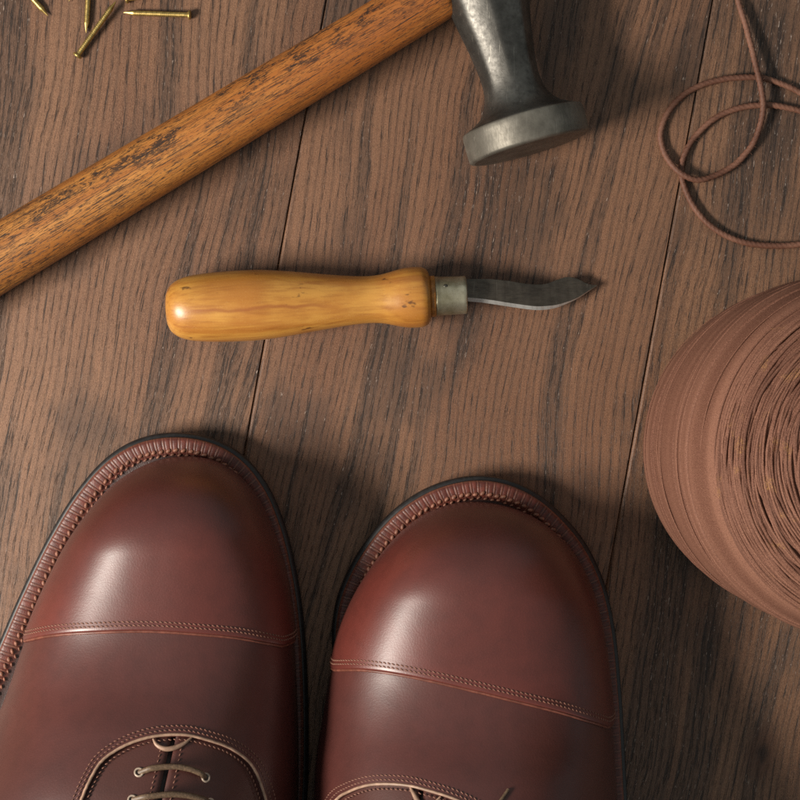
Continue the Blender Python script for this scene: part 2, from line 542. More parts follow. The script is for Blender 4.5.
class Shoe:
    def __init__(self, outer_px, inner_px, hb):
        self.outer = catmull([P(x, y, 7) for x, y in outer_px], 24, True)
        inner = catmull([P(x, y, 14) for x, y in inner_px], 60, True)
        for p in inner + self.outer:
            p.z = 0
        k = max(range(len(inner)), key=lambda i: inner[i].y)
        h = min(range(len(inner)), key=lambda i: inner[i].y)
        n = len(inner)
        br = []
        for s in (1, -1):
            b, i = [inner[k]], k
            while i != h:
                i = (i + s) % n
                if inner[i].y < b[-1].y - 1e-6:
                    b.append(inner[i])
            br.append(b)
        # left branch has the smaller x half way
        mid = inner[k].y - 60
        fx = lambda b: lin([(-p.y, p.x) for p in b], -mid)
        br.sort(key=fx)
        self.y0, self.L = inner[k].y, inner[k].y - inner[h].y
        self.tl = self._table(br[0])
        self.tr = self._table(br[1])
        self.hb = hb
        self.prep()

    def _table(self, b):
        # sqrt spacing in d keeps the round toe smooth
        tab = [(self.y0 - p.y, p.x) for p in b]
        out, k = [], 0
        N = 1200
        for i in range(N + 1):
            d = self.L * (i / N) ** 2
            while k < len(tab) - 2 and tab[k + 1][0] < d:
                k += 1
            (a, xa), (c, xc) = tab[k], tab[k + 1]
            out.append(xa + (xc - xa) * max(0, min(1, (d - a) / max(c - a, 1e-9))))
        return out

    def _x(self, tab, d):
        f = math.sqrt(max(0, min(1, d / self.L))) * 1200
        i = min(1199, int(f))
        return tab[i] + (tab[i + 1] - tab[i]) * (f - i)

    def zo(self, d):
        return (4.0 * (1 - max(d, -8) / 55.0) ** 2 if d < 55 else 0) + 20 * sstep(125, 235, d)

    def h(self, d):
        f = max(0.0, min(1.0, d / 27.0))
        return interp(self.hb, d) * (1 - (1 - f) ** 2.1) ** (1 / 1.95)

    def S(self, d, a):
        d = max(1e-4, min(self.L - 1e-4, d))
        xl, xr = self._x(self.tl, d), self._x(self.tr, d)
        w, xc = (xr - xl) / 2, (xr + xl) / 2
        c0 = spow(math.cos(AM), E2)
        z = (spow(math.cos(a), E2) - c0) / (1 - c0)
        # the rise towards the instep is a ridge along the middle; the flanks stay low
        h = self.h(d)
        ex = max(0.0, h - 42.5) * .85 * (1 - sstep(165, 215, d))
        zz = (h - ex) * z + ex * max(0.0, math.cos(a)) ** 2.2
        return Vector((xc + w * spow(math.sin(a), E1), self.y0 - d, 7.0 + self.zo(d) + zz))

    def SN(self, d, a, off):
        p = self.S(d, a)
        e = .02
        da = self.S(d + .25, a) - self.S(max(0, d - .25), a)
        ab = self.S(d, a + e) - self.S(d, a - e)
        nrm = da.cross(ab)
        if nrm.length < 1e-9:
            nrm = Vector((0, 1, 0.2))
        nrm.normalize()
        if nrm.z < 0 and abs(a) < 1.2:
            nrm = -nrm
        elif abs(a) >= 1.2 and nrm.x * a < 0 and abs(nrm.x) > .2:
            nrm = -nrm
        return p + nrm * off

    def prep(self):
        self.ds = [40 * (i / 70) ** 2 for i in range(70)] + [40 + i * 1.25 for i in range(int((self.L - 45) / 1.25))]
        self.NA = 160
        self.al = [-AM + 2 * AM * j / self.NA for j in range(self.NA + 1)]
        vs = [self.S(d, a) for d in self.ds for a in self.al]
        n = self.NA + 1
        fs = [(i * n + j, i * n + j + 1, (i + 1) * n + j + 1, (i + 1) * n + j) for i in range(len(self.ds) - 1) for j in range(self.NA)]
        self.fs, self.vs = fs, vs
        self.bvh = BVHTree.FromPolygons(vs, fs)

    def ray(self, px, py):
        o = Vector((0, 0, D))
        hit, nn, idx, dist = self.bvh.ray_cast(o, (P(px, py, 0) - o).normalized())
        if hit is None:
            return None
        i, j = divmod(idx, self.NA)
        d = self.y0 - hit.y
        best = min((abs(self.S(d, self.al[j] + (self.al[1] - self.al[0]) * q / 8).x - hit.x) +
                    abs(self.S(d, self.al[j] + (self.al[1] - self.al[0]) * q / 8).z - hit.z), q) for q in range(-2, 11))[1]
        return d, self.al[j] + (self.al[1] - self.al[0]) * best / 8

    def curve(self, pxs, per=14):
        c = catmull([Vector((x, y, 0)) for x, y in pxs], per)
        return [r for r in (self.ray(p.x, p.y) for p in c) if r]


def stitches(mb, pts, up, pitch, ln, r, n=6):
    q = resample(pts, pitch)
    for i in range(len(q) - 1):
        t = (q[i + 1] - q[i])
        L = t.length
        if L < 1e-6:
            continue
        t.normalize()
        u = up
        b = t.cross(u).normalized()
        u = b.cross(t)
        c = (q[i] + q[i + 1]) / 2
        s = t * .94 + b * .34          # each stitch lies slightly slanted
        mb.ellipsoid(c, s.normalized() * (ln / 2), s.normalized().cross(u) * r, u * r, n, 5)


def make_shoe(cfg):
    sh = Shoe(cfg['outer'], cfg['inner'], cfg['hb'])
    org = Vector(((sh._x(sh.tl, 150) + sh._x(sh.tr, 150)) / 2, sh.y0 - 150, 0))
    root = empty('leather_shoe', org, cfg['label'], 'shoe', 'pair of brown leather shoes')
    B = lambda mb, name, mat, par=root, **k: mb.build(name, mat, par, origin=org, **k)
    UPV = Vector((0, 0, 1))

    # --- sole: outline extruded, edge rounded
    out = resample(sh.outer, 1.2, True)
    cen = sum(out, Vector()) / len(out)
    area = sum(a.x * b.y - b.x * a.y for a, b in zip(out, out[1:] + out[:1]))
    if area < 0:
        out.reverse()
    N = len(out)
    nin = []
    for i in range(N):
        t = out[(i + 2) % N] - out[i - 2]
        nin.append(Vector((-t.y, t.x, 0)).normalized())

    def ring(off, z):
        return [out[i] + nin[i] * off + Vector((0, 0, z + sh.zo(sh.y0 - out[i].y))) for i in range(N)]
    sole = MB()
    rows = [ring(*q) for q in [(9, .2), (.6, .2), (-.2, .6), (-.75, 1.4), (-.85, 2.6), (-.75, 3.9), (-.45, 4.7), (.6, 4.95), (12, 4.95)]]
    sole.grid(rows, close_v=True, flip=False)
    ins = [p for p in rows[0]]
    for rw, fl in ((rows[0], True), (rows[-1], False)):
        # fill across by stations
        half = N // 2
        top = max(range(N), key=lambda i: rw[i].y)
        fs = []
        idx = [(top + s) % N for s in range(N)]
        for s in range(half):
            a, b, c, d2 = idx[s], idx[(s + 1) % N], idx[N - 1 - s], idx[(N - s) % N]
            if len({a, b, c, d2}) == 4:
                fs.append((a, b, c, d2) if not fl else (d2, c, b, a))
            elif len({a, b, c, d2}) == 3 and s == 0:
                fs.append((a, b, c) if not fl else (c, b, a))
        sole.add(rw, fs)
    so = B(sole, 'sole', M_SOLE)
    # heel block
    hp = [p for p in out if sh.y0 - p.y > sh.L - 68]
    hmx = sum(q.x for q in hp) / len(hp)
    hp.sort(key=lambda p: math.atan2(p.y - (sh.y0 - sh.L + 34), p.x - hmx))
    hm = MB()
    hc = sum(hp, Vector()) / len(hp)
    rr = []
    for z, s in ((0.1, .95), (1.0, .97), (19.6, 1.0)):
        rr.append([hc + (p - hc) * s + Vector((0, 0, z)) for p in hp])
    hm.grid(rr, close_v=True)
    hm.fan(rr[0], hc + Vector((0, 0, .1)), True)
    B(hm, 'heel', M_HEEL)

    # --- welt, notched crosswise between the stitches
    wo = resample(sh.outer, .30, True)
    if area < 0:
        wo.reverse()
    n2 = len(wo)
    per = sum((wo[i] - wo[i - 1]).length for i in range(n2))
    nst = round(per / 2.65)
    pitch = per / nst
    win = []
    for i in range(n2):
        t = wo[(i + 8) % n2] - wo[i - 8]
        win.append(Vector((-t.y, t.x, 0)).normalized())
    prof = [(.7, 4.96, 0), (.55, 5.8, 0), (.75, 6.8, .2), (1.15, 7.25, .6), (1.8, 7.4, 1), (2.8, 7.4, 1), (3.8, 7.35, 1), (4.6, 7.2, 1),
            (5.3, 6.9, .8), (6.0, 6.5, .4), (6.8, 6.3, 0), (8.5, 6.3, 0), (11.5, 6.3, 0)]
    rows, at = [], []
    js = random.Random(11)
    jit = [js.uniform(.75, 1.25) for _ in range(nst + 1)]
    sk = [js.uniform(-.28, .28) for _ in range(nst + 1)]
    for i in range(n2):
        s = per * i / n2
        rw, ar = [], []
        for off, z, g in prof:
            ph0 = s / pitch + .13 * (off - 3) / 3.0 * .6
            k = int(math.floor(ph0 + .5)) % nst
            ph = (ph0 + sk[k] * .25) - math.floor(ph0 + sk[k] * .25 + .5)
            u = abs(ph) * pitch
            ridge = math.exp(-(u / .17) ** 2)
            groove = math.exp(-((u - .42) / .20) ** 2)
            z2 = z + g * (.13 * ridge * jit[k] - .17 * groove)
            rw.append(wo[i] + win[i] * off + Vector((0, 0, z2 + sh.zo(sh.y0 - wo[i].y))))
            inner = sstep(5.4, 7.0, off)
            ar.append((ridge * g * .42 * jit[k] + (.35 if .6 < off < .9 else 0), min(1, groove * g * .45 + inner * .85), 0))  # x: ridge wear plus a painted edge highlight; y: darker grooves and inner strip
        rows.append(rw)
        at.append(ar)
    wm = MB()
    wm.grid(rows, close_u=True, attr=at, flip=True)
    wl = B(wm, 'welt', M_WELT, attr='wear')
    bm = MB()
    for k in range(nst):
        f = (k + .5) / nst * n2
        i = int(f) % n2
        p = wo[i] + win[i] * (4.75 + js.uniform(-.2, .2)) + Vector((0, 0, 7.25 + sh.zo(sh.y0 - wo[i].y)))
        t = Vector((win[i].y, -win[i].x, 0))
        q = jit[k]
        d1 = (t * .80 + win[i] * js.uniform(.25, .65)).normalized()
        d2 = Vector((-d1.y, d1.x, 0))
        bm.ellipsoid(p, d1 * .95 * q ** .5, d2 * .60, UPV * (.50 * q), 8, 6)
        p2 = p + win[i] * 1.5 + t * pitch * .45 - UPV * .35
        bm.ellipsoid(p2, d1 * .7, d2 * .38, UPV * .4, 8, 6)
    B(bm, 'welt_stitching', M_BEAD, wl)

    # --- toe cap
    cap = sh.curve(cfg['cap'])
    ct = sorted((a, d) for d, a in cap)
    sl0 = cfg.get('capend', (0, 0))
    ct = [(-AM, ct[0][1] + sl0[0])] + ct + [(AM, ct[-1][1] + sl0[1])]
    dc = lambda a: lin(ct, a)
    NA = 180
    al = [-AM + 2 * AM * j / NA for j in range(NA + 1)]
    mb = MB()
    rows = []
    NT = 110
    for i in range(NT + 1):
        tau = (i / NT) ** 1.7
        rows.append([sh.SN(dc(a) * tau, a, 1.15) for a in al])
    rows.append([sh.SN(dc(a) + .35, a, 1.0) for a in al])
    rows.append([sh.SN(dc(a) + .55, a, .6) for a in al])
    rows.append([sh.SN(dc(a) + .55, a, -.3) for a in al])
    mb.grid(rows)
    cp = B(mb, 'toe_cap', M_UP)
    em = MB()
    ea = [a for a in al if abs(a) < AM - .06]
    em.tube([sh.SN(dc(a) + .75, a, .42) for a in ea], .42, 7)
    B(em, 'cap_edge', M_CAPEDGE, cp)
    sm = MB()
    for o in (1.0, 2.1):
        stitches(sm, [sh.SN(dc(a) - o, a, 1.20) for a in ea], UPV, 1.4, 1.3, .23)
    B(sm, 'stitching', M_STITCH, cp)
    gm = MB()
    # --- vamp with its curved throat
    th = sh.curve(cfg['throat'])
    a_l, a_r = min(a for d, a in th), max(a for d, a in th)
    tt = sorted((a, d) for d, a in th)
    VE = 175.0

    def dt(a):
        if a < a_l:
            return tt[0][1] + (VE - tt[0][1]) * sstep(0, .05, a_l - a)
        if a > a_r:
            return tt[-1][1] + (VE - tt[-1][1]) * sstep(0, .05, a - a_r)
        return lin(tt, a)
    acols = [-AM + 2 * AM * j / 150 for j in range(151)]
    acols += [a_l - .05 * k / 10 for k in range(11)] + [a_r + .05 * k / 10 for k in range(11)]
    acols += [a_l + (a_r - a_l) * k / 60 for k in range(1, 60)]
    acols = sorted(set(round(a, 5) for a in acols))
    mb = MB()
    d1 = min(d for d, a in th) - 1.2
    NR = 46
    rows = [[sh.SN(dc(a) - 4 + (d1 - dc(a) + 4) * i / NR, a, .15) for a in acols] for i in range(NR + 1)]
    rows += [[sh.SN(d1 + (max(dt(a), d1 + .05) - d1) * i / 70, a, .15) for a in acols] for i in range(1, 71)]
    rows.append([sh.SN(dt(a) + .2, a, -.3) for a in acols])
    rows.append([sh.SN(dt(a) + .2, a, -1.6) for a in acols])
    mb.grid(rows)
    vp = B(mb, 'vamp', M_VAMP)
    # throat edge and its two rows of stitches
    seam3 = [sh.SN(d, a, .0) for d, a in th]
    em = MB()
    em.tube(resample(seam3, .8), .46, 8)
    B(em, 'vamp_edge', M_EDGE, vp)
    sm = MB()
    dth = sum(d for d, a in th) / len(th)
    a0 = cfg['_a0'] = sh.ray(*cfg['slit'])[1]

    def inset(off):
        pts = resample(seam3, .8)
        o = []
        for i, p in enumerate(pts):
            t = (pts[min(i + 1, len(pts) - 1)] - pts[max(i - 1, 0)])
            nn = Vector((-t.y, t.x, 0)).normalized()
            q = p + nn * off
            hit = sh.bvh.ray_cast(Vector((q.x, q.y, 300)), Vector((0, 0, -1)))
            o.append((hit[0] if hit[0] else q) + UPV * .35)
        return o
    sgn = 1 if (seam3[-1].x > seam3[0].x) else -1
    stitches(sm, inset(1.2 * sgn), UPV, 1.4, 1.25, .21)
    stitches(sm, inset(2.3 * sgn), UPV, 1.4, 1.25, .21)
    stitches(sm, [p - UPV * 1.3 for p in inset(-1.5 * sgn)], UPV, 1.5, 1.2, .22)
    B(sm, 'stitching', M_STITCH, vp)

    # --- quarters with facings, split over the tongue
    dmin = min(d for d, a in th)
    rowsd = [dmin - 6 + i * 2.0 for i in range(int((sh.L - dmin + 5) / 2.0))] + [sh.L - .5, sh.L - .1]

    def gap(d):
        xl, xr = sh._x(sh.tl, d), sh._x(sh.tr, d)
        w = (xr - xl) / 2
        g = 1.5 + max(0, w - 5) * sstep(185, 235, d)
        g = min(g, max(0.05, w - 2.5))
        return math.asin(min(1, (g / w)) ** (1 / E1)) if w > .2 else .01
    for sd in (-1, 1):
        mb = MB()
        rows = []
        for d in rowsd:
            ag = gap(d)
            st = a0 * (1 - sstep(170, 230, d)) + sd * ag
            rows.append([sh.SN(d, st + (sd * AM - st) * j / 60, -1.4) for j in range(61)])
            r0 = sh.SN(d, st, -3.2)
            rows[-1].insert(0, r0)
        mb.grid(rows, flip=(sd < 0))
        qt = B(mb, 'quarter', M_FACE)
        sm = MB()
        fd = [dmin + 3 + i * 1.5 for i in range(50)]
        for o in (.045,):
            stitches(sm, [sh.SN(d, a0 + sd * (gap(d) + o), -1.25) for d in fd], UPV, 1.6, 1.2, .22)
        B(sm, 'stitching', M_STITCH, qt)
        # eyelets down this side
        for pr in cfg['eyelets']:
            q = sh.ray(*pr[0 if sd < 0 else 1])
            if not q:
                continue
            c = sh.SN(q[0], q[1], -1.25)
            nn = (sh.SN(q[0], q[1], 1) - sh.SN(q[0], q[1], 0)).normalized()
            u = nn.cross(Vector((0, 1, 0))).normalized()
            w = nn.cross(u)
            e = MB()
            e.tube([c + (u * math.cos(t) + w * math.sin(t)) * 1.15 for t in [2 * PI * k / 16 for k in range(16)]], .34, 6, closed=True)
            ey = B(e, 'eyelet', M_EYE, qt)
            hmesh = MB()
            hmesh.fan([c + (u * math.cos(t) + w * math.sin(t)) * 1.1 + nn * .06 for t in [2 * PI * k / 16 for k in range(16)]], c - nn * .3)
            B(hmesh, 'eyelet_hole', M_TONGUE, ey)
    mb = MB()
    rows = []
    for d in [dmin - 4 + i * 3.0 for i in range(int((205 - dmin) / 3))]:
        rows.append([sh.SN(d, a0 + .42 * (j / 10 - 1), -3.4 - .15 * abs(j - 10) * .2) for j in range(21)])
    mb.grid(rows)
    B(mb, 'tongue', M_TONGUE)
    # insole seen through the opening
    mb = MB()
    rows = []
    for d in [150 + i * 4 for i in range(int((sh.L - 156) / 4))]:
        xl, xr = sh._x(sh.tl, d) + 5, sh._x(sh.tr, d) - 5
        if xr > xl:
            rows.append([Vector((xl + (xr - xl) * j / 8, sh.y0 - d, 9 + sh.zo(d))) for j in range(9)])
    mb.grid(rows)
    B(mb, 'insole', M_LINING)
    # --- laces: one bar across each pair of eyelets
    lm = MB()
    for l, r in cfg['eyelets']:
        a, b = sh.ray(*l), sh.ray(*r)
        if not (a and b):
            continue
        pts = []
        for k in range(25):
            f = k / 24
            d = a[0] + (b[0] - a[0]) * f
            al_ = a[1] + (b[1] - a[1]) * f
            lift = -1.9 + 2.3 * min(1, min(f, 1 - f) / .12)
            pts.append(sh.SN(d - 2.0 * math.sin(PI * f), al_, lift))
        lm.tube(pts, .85, 10, lobes=4, twist=1.6, amp=.14, flat=.75)
    if cfg.get('lace_end'):
        pts = []
        for x, y, lift in cfg['lace_end']:
            q = sh.ray(x, y)
            pts.append(sh.SN(q[0], q[1], lift))
        lm.tube(catmull(pts, 10), .48, 10, lobes=4, twist=1.6, amp=.12)
    B(lm, 'lace', M_LACE)
    # small raw-edged loop at the top of the slit
    lp = MB()
    pts = []
    for x, y in cfg['loop']:
        q = sh.ray(x, y)
        pts.append(sh.SN(q[0], q[1], -.7))
    cv = catmull(pts, 10)
    nn = len(cv) - 1
    lp.tube(cv, [.30 + .45 * math.sin(PI * i / nn) for i in range(nn + 1)], 8)
    B(lp, 'throat_loop', M_EDGE, vp)
    return sh


HB = [(-5, 38.5), (0, 39), (20, 40.5), (45, 42), (56, 44), (66, 48.5), (78, 57), (95, 66), (115, 70), (155, 70), (190, 66), (215, 62), (250, 54), (290, 50), (330, 50)]
LEFT = dict(
    label='brown leather cap-toe shoe on the left, its welt stitching running off the left edge',
    outer=[(-43, 1000), (-52, 900), (-48, 800), (-25, 700), (-1, 645), (20, 597), (50, 537), (80, 490), (110, 458), (140, 441), (175, 435), (210, 440), (240, 456),
           (265, 486), (282, 526), (294, 575), (301, 625), (305, 700), (304, 800), (292, 900), (270, 1000), (245, 1100), (228, 1200), (226, 1280), (205, 1345),
           (150, 1375), (90, 1355), (52, 1295), (30, 1200), (-10, 1100)],
    inner=[(-42, 1000), (-50, 900), (-38, 800), (8, 700), (30, 637), (50, 588), (82, 530), (120, 485), (155, 465), (190, 460), (220, 467), (249, 491),
           (270, 530), (284, 575), (292, 625), (297, 700), (298, 800), (290, 900), (268, 1000), (243, 1100), (226, 1200), (222, 1280), (200, 1340),
           (150, 1368), (95, 1350), (58, 1290), (36, 1200), (-5, 1100)],
    hb=HB,
    cap=[(23, 640), (50, 634), (100, 630), (150, 629), (200, 632), (240, 636), (280, 644)],
    throat=[(64, 860), (72, 825), (82, 798), (88, 784), (101, 762), (120, 748), (142, 739), (164, 735), (187, 735), (208, 740), (230, 748), (250, 763), (262, 787), (270, 820), (276, 860)],
    slit=(168, 765),
    eyelets=[((139, 771), (208, 777)), ((132, 799), (213, 803)), ((126, 828), (217, 832)), ((121, 860), (220, 863)), ((117, 892), (222, 896))],
    loop=[(153, 738), (157, 744), (165, 748), (175, 747), (184, 743), (192, 737)],
)
RIGHT = dict(
    label='brown leather cap-toe shoe on the right, its throat seam just showing, nearest the thread spool',
    outer=[(345, 1000), (322, 900), (320, 800), (322, 756), (327, 712), (334, 664), (334, 628), (340, 596), (357, 559), (383, 524), (409, 501), (440, 485), (475, 478), (506, 482), (536, 496),
           (562, 518), (584, 545), (602, 582), (613, 627), (620, 692), (626, 800), (632, 900), (630, 1000), (615, 1100), (600, 1200), (590, 1300), (565, 1365),
           (505, 1400), (440, 1375), (405, 1310), (390, 1200), (370, 1100)],
    inner=[(338, 1000), (312, 900), (315, 800), (317, 756), (324, 712), (333, 664), (342, 630), (357, 596), (379, 562), (405, 533), (431, 515), (462, 506), (492, 507), (523, 516),
           (549, 532), (571, 556), (587, 587), (598, 627), (606, 680), (611, 735), (615, 800), (624, 900), (624, 1000), (610, 1100), (595, 1200), (584, 1300), (560, 1358),
           (505, 1392), (445, 1368), (411, 1305), (396, 1200), (366, 1100)],
    hb=HB,
    cap=[(336, 668), (366, 668), (409, 674), (475, 689), (519, 700), (562, 711), (606, 725)],
    throat=[(318, 870), (322, 835), (336, 800), (350, 791), (369, 785), (389, 784), (411, 786), (430, 791), (455, 799), (480, 812), (500, 832), (512, 860), (518, 890)],
    slit=(420, 806),
    eyelets=[((378, 818), (452, 830)), ((372, 846), (456, 858)), ((368, 875), (460, 887)), ((364, 905), (462, 917))],
    loop=[(409, 785), (413, 793), (419, 802), (430, 805), (440, 796)],
    lace_end=[(470, 832, .5), (488, 814, .6), (499, 803, .6), (508, 790, .5)],
)
for cfg in (LEFT, RIGHT):
    make_shoe(cfg)

# ------------------------------------------------------------------ hammer
zc = 18.9
hroot = empty('hammer', P(490, 0, 0), 'cobbler hammer with scuffed orange wooden handle and round flared grey steel face', 'hammer')
horg = hroot.location / MM
M_HW = hammer_wood()
M_ST = steel('forged_steel', (.085, .080, .072), (.165, .156, .140), .43)
M_RIM = steel('polished_steel_rim', (.135, .122, .10), (.225, .205, .17), .50, (.35, .35, 2.2), .35, .6)
M_FACE_ST = steel('worn_steel_face', (.13, .105, .085), (.20, .17, .14), .5)

fc = P(530, 149, zc)
ax = Vector((-.27, .962, 0)).normalized()        # from the face up the neck
side = ax.cross(Vector((0, 0, 1))).normalized()
sc = K * (D - zc) / D


def oct_r(a, k):
    """unit radius of a rounded octagon; k=0 circle"""
    q = ((a + PI / 8) % (PI / 4)) - PI / 8
    return 1 * (1 - k) + k * (1 / math.cos(q)) * .965


def head_rows(tab, k_of, sq=lambda t: (1, 1), bend=lambda t: 0.0, n=64):
    rows = []
    for t, r in tab:
        k = k_of(t)
        sx, sz = sq(t)
        c = fc + ax * (t * sc) + side * (bend(t) * sc)
        rows.append([c + side * (math.cos(a) * r * sc * sx * oct_r(a + PI / 8, k)) + Vector((0, 0, 1)) * (math.sin(a) * r * sc * sz * oct_r(a + PI / 8, k))
                     for a in [2 * PI * j / n for j in range(n)]])
    return rows


rim = MB()
rt = [(.0, 57.5), (0.5, 59.5), (1.4, 61.2), (3, 61.9), (8, 62.2), (16, 62.2), (24, 62.2), (28, 61.9), (29.6, 61.2), (30.2, 59.8), (30.3, 50)]
rr = head_rows(rt, lambda t: 0, n=96)
rim.grid(rr, close_v=True, flip=True)
rim.build('striking_rim', M_RIM, hroot, origin=horg)
fm = MB()
fr = head_rows([(.02, 57.6), (-.5, 52), (-1.1, 40), (-1.5, 20)], lambda t: 0, n=96)
fm.grid(fr, close_v=True, flip=False)
fm.fan(fr[-1], fc - ax * (1.6 * sc), False)
fm.build('striking_face', M_FACE_ST, hroot, origin=horg)
neck = MB()
base = [(28.5, 59.5), (30.6, 58.8), (33, 53.5), (36, 47.5), (40, 41.5), (45, 36.8), (50, 33.6), (56, 31.2), (63, 29.6), (72, 28.8), (84, 29.2), (98, 31), (112, 33), (126, 35.5),
        (140, 38), (156, 40), (175, 41.5), (200, 42), (225, 41), (250, 37), (280, 31), (310, 25), (340, 19), (365, 14), (372, 10)]
tab = [(t, interp(base, t)) for t in [28.5 + i * 2.0 for i in range(172)]]
rr = head_rows(tab, lambda t: .42 * sstep(52, 84, t), lambda t: (1 + .35 * sstep(250, 372, t), 1 - .45 * sstep(250, 372, t)),
               lambda t: -14 * sstep(150, 340, t))
neck.grid(rr, close_v=True, flip=True)
neck.fan(rr[-1], sum(rr[-1], Vector()) / 64, False)
neck.build('head', M_ST, hroot, origin=horg)

# handle: local +X points at the head
h0, h1 = P(444, -10, 18.0), P(-190, 372, 10.8)
hd = (h0 - h1)
hl = hd.length
hx = hd.normalized()
hy = Vector((0, 0, 1)).cross(hx).normalized()
hz = hx.cross(hy)
hm = MB()
rows = []
prof = [(-hl - 6, 3), (-hl - 4.5, 7), (-hl - 1.5, 9.6), (-hl + 3, 10.6), (-hl + 20, 11.0), (-hl + 70, 10.0), (-hl + 105, 9.75), (-hl + 150, 9.3), (-hl + 190, 8.9), (-hl + 220, 8.6), (-1.6, 8.35), (-.2, 8.1),
        (.2, 7.4), (.5, 5.4), (14, 5.2)]
xs = [p[0] for p in prof]
xs = sorted(set([p[0] for p in prof] + [-hl + i * 3 for i in range(int(hl / 3))]))
for x in xs:
    r = lin(prof, x)
    facet = .55 * sstep(-60, 0, x)
    row = []
    for j in range(56):
        a = 2 * PI * j / 56
        q = r * oct_r(a, facet)
        row.append(Vector((x, math.cos(a) * q * 1.02, math.sin(a) * q * .96)))
    rows.append(row)
hm.grid(rows, close_v=True, flip=True)
hm.fan(rows[0], Vector((xs[0] - .4, 0, 0)), False)
ho = hm.build('handle', M_HW, hroot)
ho.matrix_local = Matrix.Translation((h0 - horg) * MM) @ Matrix((hx, hy, hz)).transposed().to_4x4()
# raw collar of wood and grime where the handle enters the eye
cm = MB()
rows = []
for x, r in ((-.1, 8.15), (.3, 8.55), (2.2, 8.6), (2.9, 8.0), (3.0, 6)):
    rows.append([Vector((x, math.cos(a) * r * oct_r(a, .55), math.sin(a) * r * oct_r(a, .55))) for a in [2 * PI * j / 48 for j in range(48)]])
cm.grid(rows, close_v=True, flip=True)
co = cm.build('eye_collar', plain('collar_wood', (.30, .17, .07), .55, var=.4, scale=.8), hroot)
co.matrix_local = ho.matrix_local.copy()

# ------------------------------------------------------------------ knife
M_KW = knife_wood()
M_FER = steel('nickel_ferrule', (.30, .265, .165), (.50, .46, .34), .38, (.5, .5, .5), .45, .85)
M_BL = steel('blade_steel', (.070, .060, .050), (.135, .115, .092), .44, (.1, 1.8, 1.8), .5, .8)
M_BE = steel('honed_edge', (.50, .48, .45), (.66, .64, .60), .40, (.1, 1.8, 1.8), .1, .7)
k0, k1 = P(166, 309.5, 11.6), P(432, 296.5, 10.0)
kroot = empty('leather_knife', (k0.x, k0.y, 0), 'small leatherworking knife with turned yellow wooden handle and short curved blade', 'knife')
korg = Vector((k0.x, k0.y, 0))
kx = (k1 - k0).normalized()
ky = Vector((0, 0, 1)).cross(kx).normalized()
kz = kx.cross(ky)
KM = Matrix.Translation((k0 - korg) * MM) @ Matrix((kx, ky, kz)).transposed().to_4x4()
kp = [(0, 0), (.15, 8), (1.2, 16), (3.5, 21), (7, 25), (13, 28.8), (22, 31.8), (34, 33.6), (50, 34.8), (70, 35.4), (92, 35.2), (112, 33.6), (132, 31.2), (152, 28.5), (172, 26.0),
      (190, 24.2), (204, 23.6), (216, 24.6), (226, 26.8), (235, 29.0), (243, 30.2), (252, 30.4), (258, 29.6), (261.5, 27.5), (263.5, 24.5), (264.5, 20), (264.7, 8)]
ks = K * (D - 11) / D
mb = MB()
xs = [0, .1, .3, .7, 1.2, 2, 3, 4.5] + [6 + i * 2.0 for i in range(126)] + [258.5, 260, 261.5, 262.6, 263.5, 264.2, 264.7]
rows = []
for x in xs:
    r = lin(kp, x) if x < 3 or x > 258 else interp(kp, x)
    rows.append([Vector((x * ks, math.cos(a) * r * ks, math.sin(a) * r * ks * .97)) for a in [2 * PI * j / 64 for j in range(64)]])
mb.grid(rows, close_v=True, flip=True)
o = mb.build('handle', M_KW, kroot)
o.matrix_local = KM
mb = MB()
rows = []
for x, r in ((264.0, 19.0), (264.4, 20.8), (269.2, 20.8), (269.6, 19)):
    rows.append([Vector((x * ks, math.cos(a) * r * ks, math.sin(a) * r * ks)) for a in [2 * PI * j / 48 for j in range(48)]])
mb.grid(rows, close_v=True, flip=True)
o = mb.build('tenon_shoulder', plain('tenon_wood', (.42, .17, .035), .45), kroot)
o.matrix_local = KM
mb = MB()
rows = []
for x, r in ((268.5, 17.0), (268.6, 19.2), (269.4, 20.0), (271.5, 20.2), (273, 19.8), (275, 19.7), (293, 19.2), (297, 19.3), (299.5, 19.4), (300.6, 18.8), (300.9, 17.5), (300.9, 3)):
    rows.append([Vector((x * ks, math.cos(a) * r * ks * oct_r(a, .35), math.sin(a) * r * ks * oct_r(a, .35))) for a in [2 * PI * j / 64 for j in range(64)]])
mb.grid(rows, close_v=True, flip=True)
fe = mb.build('ferrule', M_FER, kroot)
fe.matrix_local = KM
mb = MB()
mb.ellipsoid(Vector((279.5 * ks, 8.5 * ks, 17.3 * ks)), Vector((.75, 0, 0)), Vector((0, .7, 0)), Vector((0, 0, .35)), 14, 8)
pn = mb.build('rivet', plain('rivet_dark', (.09, .085, .07), .4, .8), fe)

# blade: outline in pixels, thin wedge of steel sloping to the point
top = [(464, 279), (478, 279), (490, 279), (509, 281), (529, 284), (545, 284), (558, 279.5), (567, 277), (575, 278), (582, 281), (588, 284), (597, 285)]
bot = [(464, 301), (478, 302), (490, 303.5), (516, 307.5), (539, 310), (555, 308), (566, 304), (575, 300), (582, 296), (588, 292), (597, 285.6)]
tc = resample(catmull([Vector((x, y, 0)) for x, y in top], 12), 1.6)
bc = catmull([Vector((x, y, 0)) for x, y in bot], 12)


def along(c, f):
    r = resample(c, sum((a - b).length for a, b in zip(c, c[1:])) / 90)
    return r[min(len(r) - 1, int(round(f * (len(r) - 1))))]


